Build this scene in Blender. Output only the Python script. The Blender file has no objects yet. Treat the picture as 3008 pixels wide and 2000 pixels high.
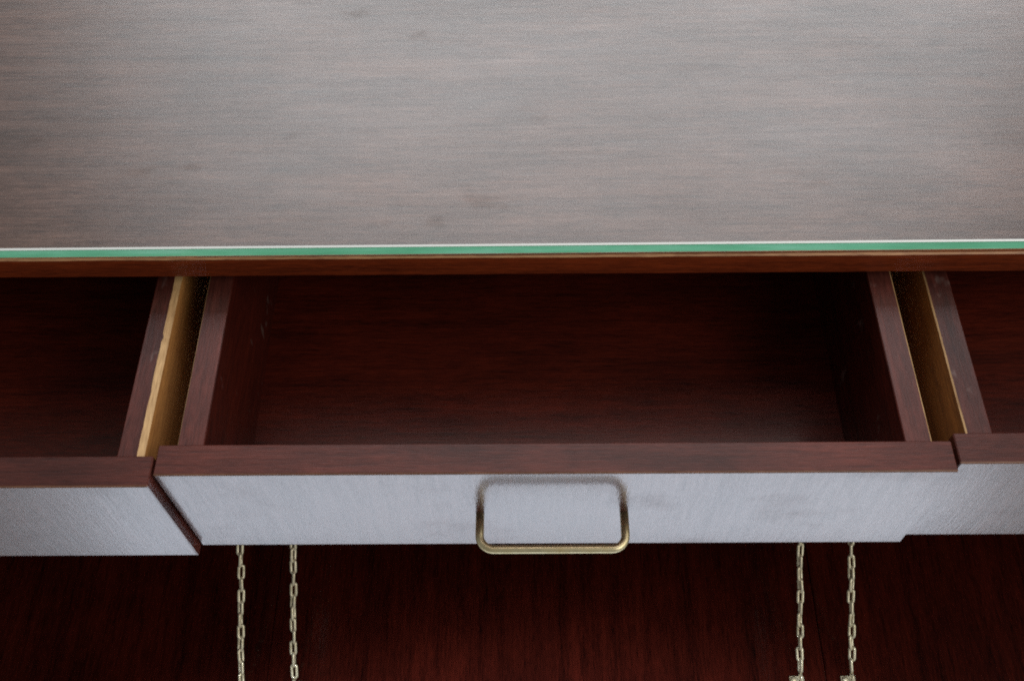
import bpy, bmesh, math, random
from mathutils import Vector, Matrix

random.seed(7)
S = bpy.context.scene
COL = S.collection
Z0 = 0.76                      # height of the drawers' top edge above the floor

# ------------------------------------------------------------------ camera
cam = bpy.data.cameras.new('camera')
co = bpy.data.objects.new('camera', cam)
COL.objects.link(co)
co.location = (-0.01994, -0.27461, 0.58376 + Z0)
co.rotation_euler = (0.56875, 0.0112, -0.00042)
cam.sensor_fit = 'HORIZONTAL'
cam.sensor_width = 36.0
cam.lens = 36.0 * 3009.93 / 3008
cam.clip_start = 0.02
cam.clip_end = 200
S.camera = co

# ------------------------------------------------------------------ world and lamps (indoors, soft daylight)
w = bpy.data.worlds.new('World')
S.world = w
w.use_nodes = True
bg = w.node_tree.nodes['Background']
bg.inputs['Color'].default_value = (0.86, 0.84, 0.82, 1)
bg.inputs['Strength'].default_value = 0.22


def lamp_aim(o, target):
    o.rotation_euler = (Vector(target) - o.location).to_track_quat('-Z', 'Y').to_euler()


def area(name, loc, target, sx, sy, power, color, spread=math.pi):
    l = bpy.data.lights.new(name, 'AREA')
    l.shape = 'RECTANGLE'
    l.size, l.size_y = sx, sy
    l.energy = power
    l.color = color
    l.spread = spread
    o = bpy.data.objects.new(name, l)
    COL.objects.link(o)
    o.location = loc
    lamp_aim(o, target)
    return o


# bright window area high beyond the desk: the sheen on the glass
area('window_light_far', (0.16, 2.15, Z0 + 1.75), (0.10, 0.3, Z0), 2.9, 1.25, 68, (0.90, 0.95, 1.0))
# softer window from the upper right on the photographer's side
area('window_light_side', (1.5, -0.75, Z0 + 1.25), (0.0, 0.05, Z0 - 0.05), 1.8, 1.5, 17, (1.0, 0.94, 0.86))
# warm bounce from the ceiling above the desk
area('ceiling_light', (0.25, 0.85, Z0 + 1.75), (0.1, 0.25, Z0), 1.5, 0.9, 8.5, (1.0, 0.80, 0.76))
# added out-of-view spot that brightens the floor mirrored in the drawer fronts
sp = bpy.data.lights.new('floor_fill_spot', 'SPOT')
sp.energy = 760
sp.color = (0.80, 0.885, 1.0)
sp.spot_size = math.radians(36.5)
sp.spot_blend = 0.18
sp.shadow_soft_size = 0.12
so = bpy.data.objects.new('floor_fill_spot', sp)
COL.objects.link(so)
so.location = (0.05, -1.1, 2.6)
lamp_aim(so, (0.0, -0.76, 0.0))

S.view_settings.view_transform = 'Standard'
S.view_settings.look = 'None'
S.view_settings.gamma = 1.0
S.view_settings.exposure = 0.0
S.view_settings.use_curve_mapping = False
S.render.engine = 'CYCLES'
S.cycles.max_bounces = 6
S.cycles.glossy_bounces = 3
S.cycles.diffuse_bounces = 3
S.cycles.transparent_max_bounces = 8
S.cycles.caustics_reflective = False
S.cycles.caustics_refractive = False
S.cycles.use_denoising = False
S.cycles.filter_width = 1.9
S.cycles.sample_clamp_indirect = 0.7


# ------------------------------------------------------------------ materials
def new_mat(name):
    m = bpy.data.materials.new(name)
    m.use_nodes = True
    nt = m.node_tree
    for n in list(nt.nodes):
        nt.nodes.remove(n)
    out = nt.nodes.new('ShaderNodeOutputMaterial')
    return m, nt, out


def N(nt, kind, **kw):
    n = nt.nodes.new(kind)
    for k, v in kw.items():
        if k in n.inputs.keys():
            n.inputs[k].default_value = v
        else:
            setattr(n, k, v)
    return n


def L(nt, a, b):
    nt.links.new(a, b)


def ramp(nt, fac, stops):
    r = nt.nodes.new('ShaderNodeValToRGB')
    el = r.color_ramp.elements
    while len(el) > 1:
        el.remove(el[-1])
    el[0].position = stops[0][0]
    el[0].color = stops[0][1]
    for p, c in stops[1:]:
        e = el.new(p)
        e.color = c
    L(nt, fac, r.inputs['Fac'])
    return r.outputs['Color']


def g(v):
    return (v, v, v, 1)


def mapped(nt, scale, rot=(0, 0, 0), loc=(0, 0, 0)):
    tc = nt.nodes.new('ShaderNodeTexCoord')
    mp = nt.nodes.new('ShaderNodeMapping')
    mp.inputs['Scale'].default_value = scale
    mp.inputs['Rotation'].default_value = rot
    mp.inputs['Location'].default_value = loc
    L(nt, tc.outputs['Object'], mp.inputs['Vector'])
    return mp.outputs['Vector']


def axis_scale(ax, along, across):
    s = [across] * 3
    s['xyz'.index(ax)] = along
    return tuple(s)


def wood(name, ax, dark, light, rough=0.35, coat=0.8, coat_rough=0.12, bump=0.12, marks=0.0, grain=1.0, streak=0.0, spec=0.5, blotch=0.0):
    """stained, varnished veneer: bands, fine pores and streaks running along one axis"""
    m, nt, out = new_mat(name)
    p = nt.nodes.new('ShaderNodeBsdfPrincipled')
    L(nt, p.outputs[0], out.inputs['Surface'])
    band = N(nt, 'ShaderNodeTexNoise', Scale=1.0, Detail=4.0, Roughness=0.6)
    L(nt, mapped(nt, axis_scale(ax, 4.0 * grain, 70 * grain)), band.inputs['Vector'])
    fine = N(nt, 'ShaderNodeTexNoise', Scale=1.0, Detail=3.0, Roughness=0.7)
    L(nt, mapped(nt, axis_scale(ax, 34, 520)), fine.inputs['Vector'])
    pore = N(nt, 'ShaderNodeTexNoise', Scale=1.0, Detail=2.0, Roughness=0.5)
    L(nt, mapped(nt, axis_scale(ax, 130, 1250)), pore.inputs['Vector'])
    a = N(nt, 'ShaderNodeMath', operation='MULTIPLY_ADD')
    L(nt, fine.outputs['Fac'], a.inputs[0])
    a.inputs[1].default_value = 0.75
    bh = N(nt, 'ShaderNodeMath', operation='MULTIPLY_ADD')
    L(nt, band.outputs['Fac'], bh.inputs[0])
    bh.inputs[1].default_value = 0.62
    bh.inputs[2].default_value = 0.0
    L(nt, bh.outputs[0], a.inputs[2])
    b = N(nt, 'ShaderNodeMath', operation='MULTIPLY_ADD')
    L(nt, pore.outputs['Fac'], b.inputs[0])
    b.inputs[1].default_value = 0.53
    L(nt, a.outputs[0], b.inputs[2])
    c = ramp(nt, b.outputs[0], [(0.62, dark + (1,)), (0.95, tuple(0.5 * (x + y) for x, y in zip(dark, light)) + (1,)), (1.25, light + (1,))])
    # stops beyond 1 are clamped by the ramp, so rescale first
    sc = N(nt, 'ShaderNodeMath', operation='MULTIPLY')
    L(nt, b.outputs[0], sc.inputs[0])
    sc.inputs[1].default_value = 0.6
    r = c.node
    r.color_ramp.elements[0].position = 0.40
    r.color_ramp.elements[1].position = 0.56
    r.color_ramp.elements[2].position = 0.72
    L(nt, sc.outputs[0], r.inputs['Fac'])
    colour = c
    if blotch > 0:
        # uneven stain and handling marks
        bn = N(nt, 'ShaderNodeTexNoise', Scale=1.0, Detail=4.0, Roughness=0.62)
        L(nt, mapped(nt, axis_scale(ax, 9, 17), loc=(3.1, 1.7, 0.4)), bn.inputs['Vector'])
        bc = ramp(nt, bn.outputs['Fac'], [(0.15, g(1.0 - blotch)), (0.85, g(1.0 + blotch))])
        bm_ = N(nt, 'ShaderNodeMix', data_type='RGBA', blend_type='MULTIPLY')
        bm_.inputs['Factor'].default_value = 1.0
        L(nt, colour, bm_.inputs['A'])
        L(nt, bc, bm_.inputs['B'])
        colour = bm_.outputs['Result']
    if marks > 0:
        # pale scuffs and dust flecks
        v = N(nt, 'ShaderNodeTexNoise', Scale=1.0, Detail=2.0, Roughness=0.6)
        L(nt, mapped(nt, (90, 55, 38), rot=(0.5, 0.3, 0.8)), v.inputs['Vector'])
        mk = ramp(nt, v.outputs['Fac'], [(0.665, g(0)), (0.76, g(marks))])
        mx = N(nt, 'ShaderNodeMix', data_type='RGBA')
        L(nt, mk, mx.inputs['Factor'])
        L(nt, colour, mx.inputs['A'])
        mx.inputs['B'].default_value = (0.26, 0.2, 0.18, 1)
        colour = mx.outputs['Result']
    L(nt, colour, p.inputs['Base Color'])
    p.inputs['Roughness'].default_value = rough
    p.inputs['Specular IOR Level'].default_value = spec
    p.inputs['Coat Weight'].default_value = coat
    p.inputs['Coat IOR'].default_value = 1.5
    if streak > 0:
        # dull streaks in the varnish, and scattered patches that shine less
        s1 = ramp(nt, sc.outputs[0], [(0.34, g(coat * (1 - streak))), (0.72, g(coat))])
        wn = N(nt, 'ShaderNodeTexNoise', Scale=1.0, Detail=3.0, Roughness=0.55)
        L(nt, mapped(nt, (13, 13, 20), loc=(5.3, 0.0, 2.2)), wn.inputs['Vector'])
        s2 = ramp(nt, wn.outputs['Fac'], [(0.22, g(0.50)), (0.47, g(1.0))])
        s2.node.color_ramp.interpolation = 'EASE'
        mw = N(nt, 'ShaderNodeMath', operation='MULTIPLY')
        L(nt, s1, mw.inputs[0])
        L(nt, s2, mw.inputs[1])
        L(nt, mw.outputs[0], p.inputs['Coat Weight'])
    cl = N(nt, 'ShaderNodeTexNoise', Scale=9.0, Detail=3.0)
    L(nt, mapped(nt, (1, 1, 1)), cl.inputs['Vector'])
    L(nt, ramp(nt, cl.outputs['Fac'], [(0.0, g(coat_rough * 0.5)), (1.0, g(coat_rough * 1.6))]), p.inputs['Coat Roughness'])
    bp = N(nt, 'ShaderNodeBump', Strength=bump, Distance=0.0004)
    L(nt, b.outputs[0], bp.inputs['Height'])
    L(nt, bp.outputs['Normal'], p.inputs['Normal'])
    L(nt, bp.outputs['Normal'], p.inputs['Coat Normal'])
    return m


DK, LT = (0.026, 0.0028, 0.0013), (0.135, 0.016, 0.006)
M = {}
M['top'] = wood('mahogany_top', 'x', (0.038, 0.0145, 0.0105), (0.165, 0.079, 0.061), coat=0.0, coat_rough=0.3, rough=0.42, spec=0.16, bump=0.05, blotch=0.45)
M['band'] = wood('mahogany_edge_band', 'x', (0.075, 0.012, 0.003), (0.30, 0.050, 0.011), spec=0.3, coat=0.15, coat_rough=0.3, rough=0.5)
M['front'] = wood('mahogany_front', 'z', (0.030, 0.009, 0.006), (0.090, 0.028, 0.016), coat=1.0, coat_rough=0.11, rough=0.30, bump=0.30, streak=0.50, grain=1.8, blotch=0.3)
M['rim_x'] = wood('mahogany_rim_along', 'x', (0.030, 0.0062, 0.0040), (0.105, 0.024, 0.0155), coat=0.16, coat_rough=0.3, rough=0.5, bump=0.3, spec=0.22, blotch=0.85, grain=1.6)
M['rim_y'] = wood('mahogany_rim_across', 'y', (0.032, 0.0070, 0.0046), (0.108, 0.026, 0.018), coat=0.20, coat_rough=0.3, rough=0.5, bump=0.3, marks=0.25, spec=0.22, blotch=0.85, grain=1.6)
M['inner_y'] = wood('mahogany_drawer_inside', 'y', (0.018, 0.0022, 0.0011), (0.095, 0.012, 0.005), coat=0.25, coat_rough=0.25, rough=0.5, marks=0.4, spec=0.25)
M['inner_x'] = wood('mahogany_drawer_floor', 'x', DK, LT, coat=0.4, coat_rough=0.22, rough=0.5, spec=0.25, grain=1.8, blotch=0.4)
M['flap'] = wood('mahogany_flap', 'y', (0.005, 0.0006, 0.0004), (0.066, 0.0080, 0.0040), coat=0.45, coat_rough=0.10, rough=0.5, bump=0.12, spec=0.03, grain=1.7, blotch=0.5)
M['carcass'] = wood('mahogany_carcass', 'z', DK, LT, coat=0.4, coat_rough=0.3)
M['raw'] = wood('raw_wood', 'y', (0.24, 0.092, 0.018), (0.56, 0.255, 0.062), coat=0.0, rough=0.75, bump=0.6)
M['raw_shaded'] = wood('shaded_raw_wood', 'y', (0.13, 0.046, 0.008), (0.36, 0.145, 0.028), coat=0.0, rough=0.75, bump=0.6)  # left-facing drawer sides: their shade is put into a darker raw colour
M['chip'] = wood('chipped_raw_edge', 'y', (0.26, 0.14, 0.050), (0.62, 0.40, 0.18), coat=0.0, rough=0.7, bump=1.0)
M['worn_x'] = wood('worn_arris', 'x', (0.22, 0.07, 0.025), (0.80, 0.42, 0.20), coat=0.5, coat_rough=0.35, rough=0.45, bump=0.4)
M['worn_dim'] = wood('worn_lower_arris', 'x', (0.06, 0.018, 0.008), (0.22, 0.095, 0.045), coat=0.3, coat_rough=0.35, rough=0.5, bump=0.4)


def metal(name, col, rough, bump=0.2, tarnish=(0.25, 0.19, 0.09), met=1.0):
    m, nt, out = new_mat(name)
    p = nt.nodes.new('ShaderNodeBsdfPrincipled')
    L(nt, p.outputs[0], out.inputs['Surface'])
    p.inputs['Metallic'].default_value = met
    n = N(nt, 'ShaderNodeTexNoise', Scale=130.0, Detail=5.0, Roughness=0.65)
    L(nt, mapped(nt, (1, 1, 1)), n.inputs['Vector'])
    L(nt, ramp(nt, n.outputs['Fac'], [(0.30, tarnish + (1,)), (0.55, col + (1,))]), p.inputs['Base Color'])
    L(nt, ramp(nt, n.outputs['Fac'], [(0.3, g(rough * 1.5)), (0.7, g(rough * 0.8))]), p.inputs['Roughness'])
    b = N(nt, 'ShaderNodeBump', Strength=bump, Distance=0.0002)
    L(nt, n.outputs['Fac'], b.inputs['Height'])
    L(nt, b.outputs['Normal'], p.inputs['Normal'])
    return m


M['brass'] = metal('aged_brass_handle', (0.86, 0.77, 0.48), 0.34, tarnish=(0.66, 0.56, 0.31))
M['chain'] = metal('pale_brass_chain', (0.98, 0.92, 0.68), 0.30, bump=0.1, tarnish=(0.62, 0.54, 0.33), met=0.55)

# glass: clear face with a faint film of dust and smears, green edge, frosted arris
m, nt, out = new_mat('dusty_glass_face')
fr = N(nt, 'ShaderNodeFresnel', IOR=1.52)
sm = N(nt, 'ShaderNodeTexNoise', Scale=1.0, Detail=7.0, Roughness=0.72)
L(nt, mapped(nt, (4, 9, 4)), sm.inputs['Vector'])
smf = ramp(nt, sm.outputs['Fac'], [(0.0, g(0.62)), (1.0, g(1.30))])
st = N(nt, 'ShaderNodeTexNoise', Scale=1.0, Detail=5.0, Roughness=0.75)
L(nt, mapped(nt, (10, 260, 10)), st.inputs['Vector'])
stf = ramp(nt, st.outputs['Fac'], [(0.0, g(0.70)), (1.0, g(1.26))])
m1 = N(nt, 'ShaderNodeMath', operation='MULTIPLY')
L(nt, smf, m1.inputs[0])
L(nt, stf, m1.inputs[1])
# a few finger-sized dull marks
sk = N(nt, 'ShaderNodeTexNoise', Scale=1.0, Detail=3.0, Roughness=0.6)
L(nt, mapped(nt, (13, 22, 13), loc=(2.3, 7.1, 0.0)), sk.inputs['Vector'])
skf = ramp(nt, sk.outputs['Fac'], [(0.66, g(1.0)), (0.78, g(0.70))])
skf.node.color_ramp.interpolation = 'EASE'
m0 = N(nt, 'ShaderNodeMath', operation='MULTIPLY')
L(nt, m1.outputs[0], m0.inputs[0])
L(nt, skf, m0.inputs[1])
m2 = N(nt, 'ShaderNodeMath', operation='MULTIPLY')
L(nt, m0.outputs[0], m2.inputs[0])
L(nt, fr.outputs[0], m2.inputs[1])
gl = N(nt, 'ShaderNodeBsdfGlossy', Roughness=0.36)
gl.inputs['Color'].default_value = (1, 1, 1, 1)
tr = nt.nodes.new('ShaderNodeBsdfTransparent')
tr.inputs['Color'].default_value = (0.93, 0.97, 0.95, 1)
mx = nt.nodes.new('ShaderNodeMixShader')
# the film mirrors only on its outer side; light leaving the sheet passes straight through
ge = nt.nodes.new('ShaderNodeNewGeometry')
inv = N(nt, 'ShaderNodeMath', operation='SUBTRACT')
inv.inputs[0].default_value = 1.0
L(nt, ge.outputs['Backfacing'], inv.inputs[1])
m3 = N(nt, 'ShaderNodeMath', operation='MULTIPLY')
L(nt, m2.outputs[0], m3.inputs[0])
L(nt, inv.outputs[0], m3.inputs[1])
L(nt, m3.outputs[0], mx.inputs['Fac'])
L(nt, tr.outputs[0], mx.inputs[1])
L(nt, gl.outputs[0], mx.inputs[2])
# sparse dust flecks
vo = N(nt, 'ShaderNodeTexNoise', Scale=1.0, Detail=1.0, Roughness=0.5)
L(nt, mapped(nt, (210, 150, 50), rot=(0, 0, 0.5)), vo.inputs['Vector'])
dsp = ramp(nt, vo.outputs['Fac'], [(0.83, g(0)), (0.88, g(0.35))])
df = N(nt, 'ShaderNodeBsdfDiffuse')
df.inputs['Color'].default_value = (0.75, 0.73, 0.7, 1)
mx2 = nt.nodes.new('ShaderNodeMixShader')
L(nt, dsp, mx2.inputs['Fac'])
L(nt, mx.outputs[0], mx2.inputs[1])
L(nt, df.outputs[0], mx2.inputs[2])
L(nt, mx2.outputs[0], out.inputs['Surface'])
M['glass'] = m

m, nt, out = new_mat('clear_glass_underside')
tr = nt.nodes.new('ShaderNodeBsdfTransparent')
tr.inputs['Color'].default_value = (0.97, 0.99, 0.98, 1)
L(nt, tr.outputs[0], out.inputs['Surface'])
M['glass_under'] = m

m, nt, out = new_mat('green_glass_edge')
p = nt.nodes.new('ShaderNodeBsdfPrincipled')
n = N(nt, 'ShaderNodeTexNoise', Scale=1.0, Detail=3.0)
L(nt, mapped(nt, (22, 22, 120)), n.inputs['Vector'])
L(nt, ramp(nt, n.outputs['Fac'], [(0.25, (0.24, 0.90, 0.50, 1)), (0.75, (0.38, 0.98, 0.70, 1))]), p.inputs['Base Color'])
tl = nt.nodes.new('ShaderNodeBsdfTranslucent')
tl.inputs['Color'].default_value = (0.26, 0.80, 0.52, 1)
mxe = nt.nodes.new('ShaderNodeMixShader')
mxe.inputs['Fac'].default_value = 0.46
n2 = N(nt, 'ShaderNodeTexNoise', Scale=1.0, Detail=4.0, Roughness=0.7)
L(nt, mapped(nt, (7, 7, 60)), n2.inputs['Vector'])
L(nt, ramp(nt, n2.outputs['Fac'], [(0.30, (0.10, 0.46, 0.25, 1)), (0.50, (0.22, 0.72, 0.45, 1)), (0.68, (0.42, 0.92, 0.70, 1))]), tl.inputs['Color'])
p.inputs['Roughness'].default_value = 0.25
p.inputs['Subsurface Weight'].default_value = 0.0
p.inputs['Coat Weight'].default_value = 0.5
L(nt, p.outputs[0], mxe.inputs[1])
L(nt, tl.outputs[0], mxe.inputs[2])
L(nt, mxe.outputs[0], out.inputs['Surface'])
M['glass_edge'] = m

m, nt, out = new_mat('frosted_glass_arris')
p = nt.nodes.new('ShaderNodeBsdfPrincipled')
p.inputs['Base Color'].default_value = (0.90, 0.96, 0.93, 1)
p.inputs['Roughness'].default_value = 0.35
p.inputs['Specular IOR Level'].default_value = 0.9
L(nt, p.outputs[0], out.inputs['Surface'])
M['arris'] = m

m, nt, out = new_mat('pale_floor')
p = nt.nodes.new('ShaderNodeBsdfPrincipled')
n = N(nt, 'ShaderNodeTexNoise', Scale=3.0, Detail=4.0)
L(nt, mapped(nt, (1, 1, 1)), n.inputs['Vector'])
L(nt, ramp(nt, n.outputs['Fac'], [(0.3, (0.68, 0.69, 0.72, 1)), (0.7, (0.80, 0.81, 0.83, 1))]), p.inputs['Base Color'])
p.inputs['Roughness'].default_value = 0.5
L(nt, p.outputs[0], out.inputs['Surface'])
M['floor'] = m


# ------------------------------------------------------------------ mesh helpers
def mesh_obj(name, bm, mats, parent=None, loc=(0, 0, 0), smooth=False):
    me = bpy.data.meshes.new(name)
    bmesh.ops.recalc_face_normals(bm, faces=bm.faces)
    bm.to_mesh(me)
    bm.free()
    for mm in mats:
        me.materials.append(M[mm])
    if smooth:
        for f in me.polygons:
            f.use_smooth = True
    o = bpy.data.objects.new(name, me)
    COL.objects.link(o)
    o.location = loc
    if parent is not None:
        o.parent = parent
    return o


def add_box(bm, x0, x1, y0, y1, z0, z1, bevel=0.0, seg=2, mat=0, bevel_mat=None):
    vs = [bm.verts.new((x, y, z)) for x in (x0, x1) for y in (y0, y1) for z in (z0, z1)]
    idx = [(0, 1, 3, 2), (4, 6, 7, 5), (0, 4, 5, 1), (2, 3, 7, 6), (0, 2, 6, 4), (1, 5, 7, 3)]
    fs = [bm.faces.new([vs[i] for i in f]) for f in idx]
    for f in fs:
        f.material_index = mat
    if bevel > 0:
        es = list({e for f in fs for e in f.edges})
        r = bmesh.ops.bevel(bm, geom=es, offset=bevel, segments=seg, profile=0.5, affect='EDGES')
        for f in r['faces']:
            f.material_index = mat if bevel_mat is None else bevel_mat
    return fs


def box(name, x0, x1, y0, y1, z0, z1, mats, parent, bevel=0.001, loc=(0, 0, 0), bevel_mat=None, seg=2):
    bm = bmesh.new()
    add_box(bm, x0, x1, y0, y1, z0, z1, bevel, seg, 0, bevel_mat)
    return mesh_obj(name, bm, mats, parent, loc)


def sweep(bm, pts, r, sides=14, closed=False, mat=0):
    """round bar along a polyline"""
    n = len(pts)
    rings = []
    up0 = None
    for i in range(n):
        a = pts[(i - 1) % n] if (closed or i > 0) else pts[i]
        b = pts[(i + 1) % n] if (closed or i < n - 1) else pts[i]
        t = (b - a).normalized()
        if up0 is None:
            up0 = t.orthogonal().normalized()
        up0 = (up0 - t * up0.dot(t)).normalized()
        s = t.cross(up0)
        rings.append([bm.verts.new(pts[i] + r * (math.cos(2 * math.pi * k / sides) * up0 + math.sin(2 * math.pi * k / sides) * s)) for k in range(sides)])
    m_ = n if closed else n - 1
    for i in range(m_):
        A, B = rings[i], rings[(i + 1) % n]
        for k in range(sides):
            f = bm.faces.new((A[k], A[(k + 1) % sides], B[(k + 1) % sides], B[k]))
            f.material_index = mat
            f.smooth = True
    if not closed:
        bm.faces.new(rings[0][::-1]).material_index = mat
        bm.faces.new(rings[-1]).material_index = mat


# ------------------------------------------------------------------ floor
bm = bmesh.new()
add_box(bm, -4, 4, -4, 4, -0.05, 0.0)
fl = mesh_obj('floor', bm, ['floor'])
fl['kind'] = 'structure'

# ------------------------------------------------------------------ the sideboard
desk = bpy.data.objects.new('sideboard', None)
COL.objects.link(desk)
desk.empty_display_size = 0.2
desk['label'] = 'dark mahogany sideboard with three drawers pulled open and chained drop flaps below'
desk['category'] = 'sideboard'

HW = 0.765                     # half width of the carcass
TY = 0.1491                    # front of the table top
BK = 0.62
TZ = Z0 + 0.006                # underside of the top
TT = 0.0209                    # thickness of the top
FZ = Z0 - 0.360                # upper face of the dropped flaps
DH = 0.121                     # height of a drawer front

# top board with a lipping along its front edge
top = box('tabletop', -HW, HW, TY + 0.006, BK, TZ, TZ + TT, ['top'], desk, bevel=0.0)
bm = bmesh.new()
n = 90
prev = None
for i in range(n + 1):
    x = -HW + 2 * HW * i / n
    wv = 0.0011 + 0.0005 * random.random()
    wl = 0.0007 + 0.0005 * random.random()
    prof = [(TY + 0.006, TZ), (TY + wl, TZ), (TY, TZ + wl), (TY, TZ + TT - wv), (TY + wv * 0.9, TZ + TT), (TY + 0.006, TZ + TT)]
    ring = [bm.verts.new((x, y, z)) for y, z in prof]
    if prev:
        for k, mi in zip(range(5), (0, 2, 0, 1, 0)):
            f = bm.faces.new((prev[k], prev[k + 1], ring[k + 1], ring[k]))
            f.material_index = mi
    prev = ring
mesh_obj('edge_band', bm, ['band', 'worn_x', 'worn_dim'], top)

# carcass
PX = [-0.2525, 0.2525]
for sx in (-1, 1):
    xa, xb = sorted((sx * (HW - 0.018), sx * HW))
    box('end_panel', xa, xb, TY + 0.02, BK, Z0 - 0.40, TZ, ['carcass'], desk, 0.001)
for px in PX:
    box('partition', px - 0.0075, px + 0.0075, TY + 0.024, BK - 0.012, FZ - 0.001, Z0 - 0.128, ['carcass'], desk, 0.001)
box('dust_panel', -HW + 0.018, HW - 0.018, TY + 0.02, BK - 0.012, Z0 - 0.1275, Z0 - 0.1235, ['carcass'], desk, 0.0)
box('bottom_panel', -HW + 0.018, HW - 0.018, TY + 0.02, BK - 0.012, FZ - 0.022, FZ - 0.002, ['carcass'], desk, 0.001)
box('back_panel', -HW + 0.018, HW - 0.018, BK - 0.012, BK - 0.004, FZ - 0.022, TZ, ['carcass'], desk, 0.0)
for sx in (-1, 1):
    for y in (TY + 0.06, BK - 0.05):
        bm = bmesh.new()
        x = sx * (HW - 0.05)
        r = bmesh.ops.create_cone(bm, cap_ends=True, segments=20, radius1=0.012, radius2=0.021, depth=Z0 - 0.40,
                                  matrix=Matrix.Translation((x, y, (Z0 - 0.40) / 2)))
        mesh_obj('leg', bm, ['carcass'], desk, smooth=False)


# drawers -----------------------------------------------------------------
def side_panel(parent, x_out, x_in, y0, y1, z_top, z_bot, chip, seed, raw='raw'):
    """drawer side: stained top and inner face, raw outer face, chipped raw outer top edge"""
    rnd = random.Random(seed)
    bm = bmesh.new()
    s = 1 if x_out > x_in else -1
    n = 110
    prev = None
    wob = 0.0
    for i in range(n + 1):
        t = i / n
        y = y0 + (y1 - y0) * t
        wob = 0.8 * wob + rnd.uniform(-1, 1) * 0.35
        wd = max(0.0003, chip * (1.0 + 0.16 * wob))
        if chip > 0.001 and rnd.random() < 0.06:
            wd *= 0.8
        dr = 0.35 * wd + 0.0003
        prof = [(x_in, z_bot), (x_in, z_top - 0.0006), (x_in + s * 0.0006, z_top), (x_out - s * wd, z_top),
                (x_out, z_top - dr), (x_out, z_bot)]
        ring = [bm.verts.new((x, y, z)) for x, z in prof]
        if prev:
            for k, mi in zip(range(6), (1, 1, 0, 2, 3, 1)):
                k2 = (k + 1) % 6
                f = bm.faces.new((prev[k], prev[k2], ring[k2], ring[k]))
                f.material_index = mi
        else:
            bm.faces.new(ring).material_index = 1
        prev = ring
    bm.faces.new(prev).material_index = 1
    return mesh_obj('side_panel', bm, ['rim_y', 'inner_y', 'chip', raw], parent)


def make_handle(parent, cx):
    bm = bmesh.new()
    hx, dep, rc, z = 0.0487, 0.0250, 0.0095, Z0 - 0.0636
    yf = 0.0008
    pts = [Vector((cx - hx, yf, z)), Vector((cx - hx, -dep + rc, z))]
    for k in range(1, 9):
        a = math.pi / 2 * k / 8
        pts.append(Vector((cx - hx + rc - rc * math.cos(a), -dep + rc - rc * math.sin(a), z)))
    for k in range(0, 9):
        a = math.pi / 2 * k / 8
        pts.append(Vector((cx + hx - rc + rc * math.sin(a), -dep + rc - rc * math.cos(a), z)))
    pts.append(Vector((cx + hx, yf, z)))
    sweep(bm, pts, 0.0029, 18)
    return mesh_obj('handle', bm, ['brass'], parent)


def make_drawer(label, cx, front_y, inset_l, inset_r, chip_l, chip_r, seed, half=0.25):
    """the drawer's own mesh is its floor and back; front, sides and handle are its pieces"""
    T = 0.0212
    xl, xr = cx - half, cx + half
    ol, orr = xl + inset_l, xr - inset_r
    th = 0.0170
    y0, y1 = T, 0.415
    zb = Z0 - 0.110
    bm = bmesh.new()
    add_box(bm, ol + 0.004, orr - 0.004, T - 0.006, y1 - 0.002, zb - 0.005, zb)
    add_box(bm, ol + th - 0.001, orr - th + 0.001, y1 - 0.016, y1 - 0.003, zb + 0.0003, Z0 - 0.012)
    d = mesh_obj('drawer', bm, ['inner_x'], desk, loc=(0, front_y, 0))
    d['label'] = label
    # front board: worn upper arris, rounded lower edge
    bm = bmesh.new()
    pr = [((T - 0.0006), Z0, 1), (0.0011, Z0, 2), (0.0003, Z0 - 0.0004, 2), (0.0, Z0 - 0.0012, 0)]
    rb = 0.0042
    for k in range(0, 6):
        an = math.pi / 2 * k / 5
        pr.append((rb - rb * math.cos(an), Z0 - DH + rb - rb * math.sin(an), 0))
    pr += [(T, Z0 - DH, 3), (T, Z0 - 0.0006, 1)]
    e = 0.0007
    cols = []
    for x, k in ((xl, e), (xl + e, 0.0), (xr - e, 0.0), (xr, e)):
        ring = []
        for y, z, _ in pr:
            ring.append(bm.verts.new((x, min(max(y, k), T - k), min(max(z, Z0 - DH + k), Z0 - k))))
        cols.append(ring)
    m_ = len(pr)
    for c0, c1 in zip(cols, cols[1:]):
        for k in range(m_):
            k2 = (k + 1) % m_
            f = bm.faces.new((c0[k], c0[k2], c1[k2], c1[k]))
            f.material_index = pr[k][2]
    for ring in (cols[0], cols[-1]):
        bm.faces.new(ring).material_index = 1
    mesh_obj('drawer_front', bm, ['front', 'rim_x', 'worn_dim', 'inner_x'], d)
    side_panel(d, ol, ol + th, y0, y1, Z0 - 0.0004, Z0 - 0.116, chip_l, seed, 'raw_shaded')
    side_panel(d, orr, orr - th, y0, y1, Z0 - 0.0004, Z0 - 0.116, chip_r, seed + 1)
    make_handle(d, cx)
    return d


make_drawer('middle drawer, whole front with its handle in view', 0.0, 0.0, 0.0118, 0.0118, 0.0004, 0.0007, 3, 0.2516)
make_drawer('drawer at the left edge, pulled out furthest', -0.5035, -0.0076, 0.0085, 0.0066, 0.0010, 0.0044, 13)
make_drawer('drawer at the right edge, pulled out least', 0.5040, 0.0055, 0.0084, 0.0085, 0.0010, 0.0010, 23)

# drop flaps ----------------------------------------------------------------
for cx in (-0.505, 0.0, 0.505):
    box('drop_flap', cx - 0.25235, cx + 0.25235, -0.088, TY + 0.018, FZ - 0.018, FZ, ['flap'], desk, 0.0012)

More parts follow.
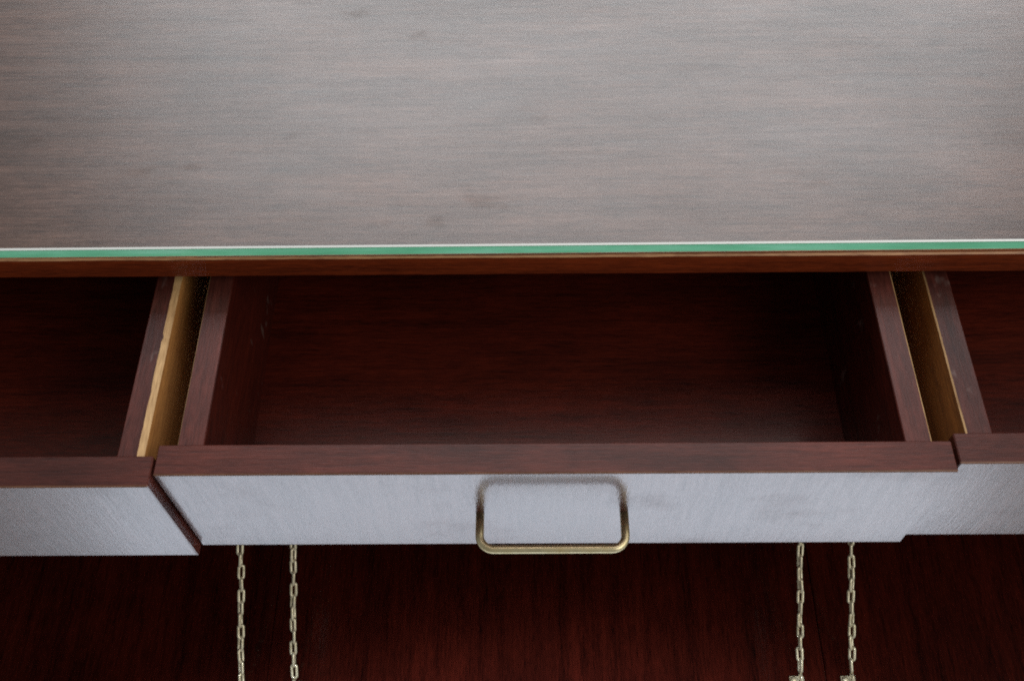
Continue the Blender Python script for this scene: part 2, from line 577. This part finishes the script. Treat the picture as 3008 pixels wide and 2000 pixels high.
# chains --------------------------------------------------------------------
link_pitch, lw, ll, wr = 0.0105, 0.0070, 0.0146, 0.00132
bm = bmesh.new()
pts = []
ra = lw / 2 - wr
hl = ll / 2 - wr - ra
for k in range(9):
    a = -math.pi / 2 + math.pi * k / 8
    pts.append(Vector((ra * math.sin(a), 0, hl + ra * math.cos(a))))
for k in range(9):
    a = math.pi / 2 + math.pi * k / 8
    pts.append(Vector((ra * math.sin(a), 0, -hl + ra * math.cos(a))))
sweep(bm, pts, wr, 8, closed=True)
bmesh.ops.recalc_face_normals(bm, faces=bm.faces)
link_me = bpy.data.meshes.new('link')
bm.to_mesh(link_me)
bm.free()
link_me.materials.append(M['chain'])


def make_chain(x, side, y_start, seed, twist0):
    """brass chain from a plate on the flap up and back to the partition"""
    rnd = random.Random(seed)
    bm = bmesh.new()
    # plate and eye on the flap (the chain's own mesh)
    y = y_start
    add_box(bm, x - 0.0035 if side > 0 else x - 0.0095, x + 0.0095 if side > 0 else x + 0.0035, y - 0.014, y - 0.003, FZ + 0.0002, FZ + 0.0018, 0.0005, 1)
    bmesh.ops.create_uvsphere(bm, u_segments=12, v_segments=8, radius=0.0026,
                              matrix=Matrix.Translation((x + side * 0.0062, y - 0.0065, FZ + 0.0022)) @ Matrix.Diagonal((1, 1, 0.7, 1)))
    eye = [Vector((x, y - 0.0045 + 0.0035 * math.cos(a), FZ + 0.0035 + 0.0035 * math.sin(a))) for a in [2 * math.pi * k / 16 for k in range(16)]]
    sweep(bm, eye, 0.0010, 8, closed=True)
    # eye on the carcass
    A = Vector((x, y_start, FZ + 0.0060))
    B = Vector((x, 0.205, Z0 - 0.193))
    eb = bmesh.new()
    sweep(eb, [B + Vector((0, 0.0035 * math.cos(a), 0.0035 * math.sin(a))) for a in [2 * math.pi * k / 16 for k in range(16)]], 0.0010, 8, closed=True)
    pxn = min(PX, key=lambda q: abs(q - x))
    sweep(eb, [B + Vector((0, 0.003, 0.003)), Vector((pxn + (0.0074 if x > pxn else -0.0074), B.y + 0.003, B.z + 0.003))], 0.0012, 8)
    ch = mesh_obj('support_chain', bm, ['chain'], desk)
    mesh_obj('eye_screw', eb, ['chain'], ch)
    d = B - A
    n = int(d.length / link_pitch)
    step = d.length / n
    tw = twist0
    for i in range(n):
        t = (i + 0.5) / n
        c = A + d * t + Vector((0, 0, -0.0035 * 4 * t * (1 - t)))
        tang = (d + Vector((0, 0, -0.0035 * 4 * (1 - 2 * t)))).normalized()
        q = tang.to_track_quat('Z', 'Y')
        tw += math.radians(90 + rnd.uniform(-48, 22))
        c = c + Vector((rnd.uniform(-1, 1) * 0.0005, 0, rnd.uniform(-1, 1) * 0.0004))
        tang = (tang + Vector((rnd.uniform(-1, 1) * 0.06, 0, rnd.uniform(-1, 1) * 0.06))).normalized()
        q = tang.to_track_quat('Z', 'Y')
        o = bpy.data.objects.new('link', link_me)
        COL.objects.link(o)
        o.parent = ch
        o.matrix_local = Matrix.Translation(c) @ q.to_matrix().to_4x4() @ Matrix.Rotation(tw, 4, 'Z')
    return ch


make_chain(-0.2733, 1, -0.040, 1, 0.2)
make_chain(-0.2268, 1, -0.0325, 2, 1.2)
make_chain(0.2285, -1, -0.0290, 3, 0.9)
make_chain(0.2745, -1, -0.0290, 4, 0.4)

# ------------------------------------------------------------------ glass sheet on the top
GT = 0.0092
bm = bmesh.new()
gz = TZ + TT + 0.0004
gx = HW - 0.004
y0, y1, ar = 0.0, 0.455, 0.0011
prof = [(y1, gz, 1), (y0 + 0.0006, gz, 2), (y0, gz + 0.0006, 2), (y0, gz + GT - 0.0006, 3), (y0 + 0.0014, gz + GT, 0), (y1, gz + GT, 2)]
A_ = [bm.verts.new((-gx, y, z)) for y, z, _ in prof]
B_ = [bm.verts.new((gx, y, z)) for y, z, _ in prof]
for k in range(6):
    k2 = (k + 1) % 6
    f = bm.faces.new((A_[k], A_[k2], B_[k2], B_[k]))
    f.material_index = prof[k][2]
bm.faces.new(A_).material_index = 2
bm.faces.new(B_[::-1]).material_index = 2
gs = mesh_obj('glass_sheet', bm, ['glass', 'glass_under', 'glass_edge', 'arris'], None, loc=(0, 0.1513, 0))
gs.rotation_euler = (0, 0, 0.0025)
gs['label'] = 'clear glass sheet with green edge lying on the sideboard top'
gs['category'] = 'glass sheet'
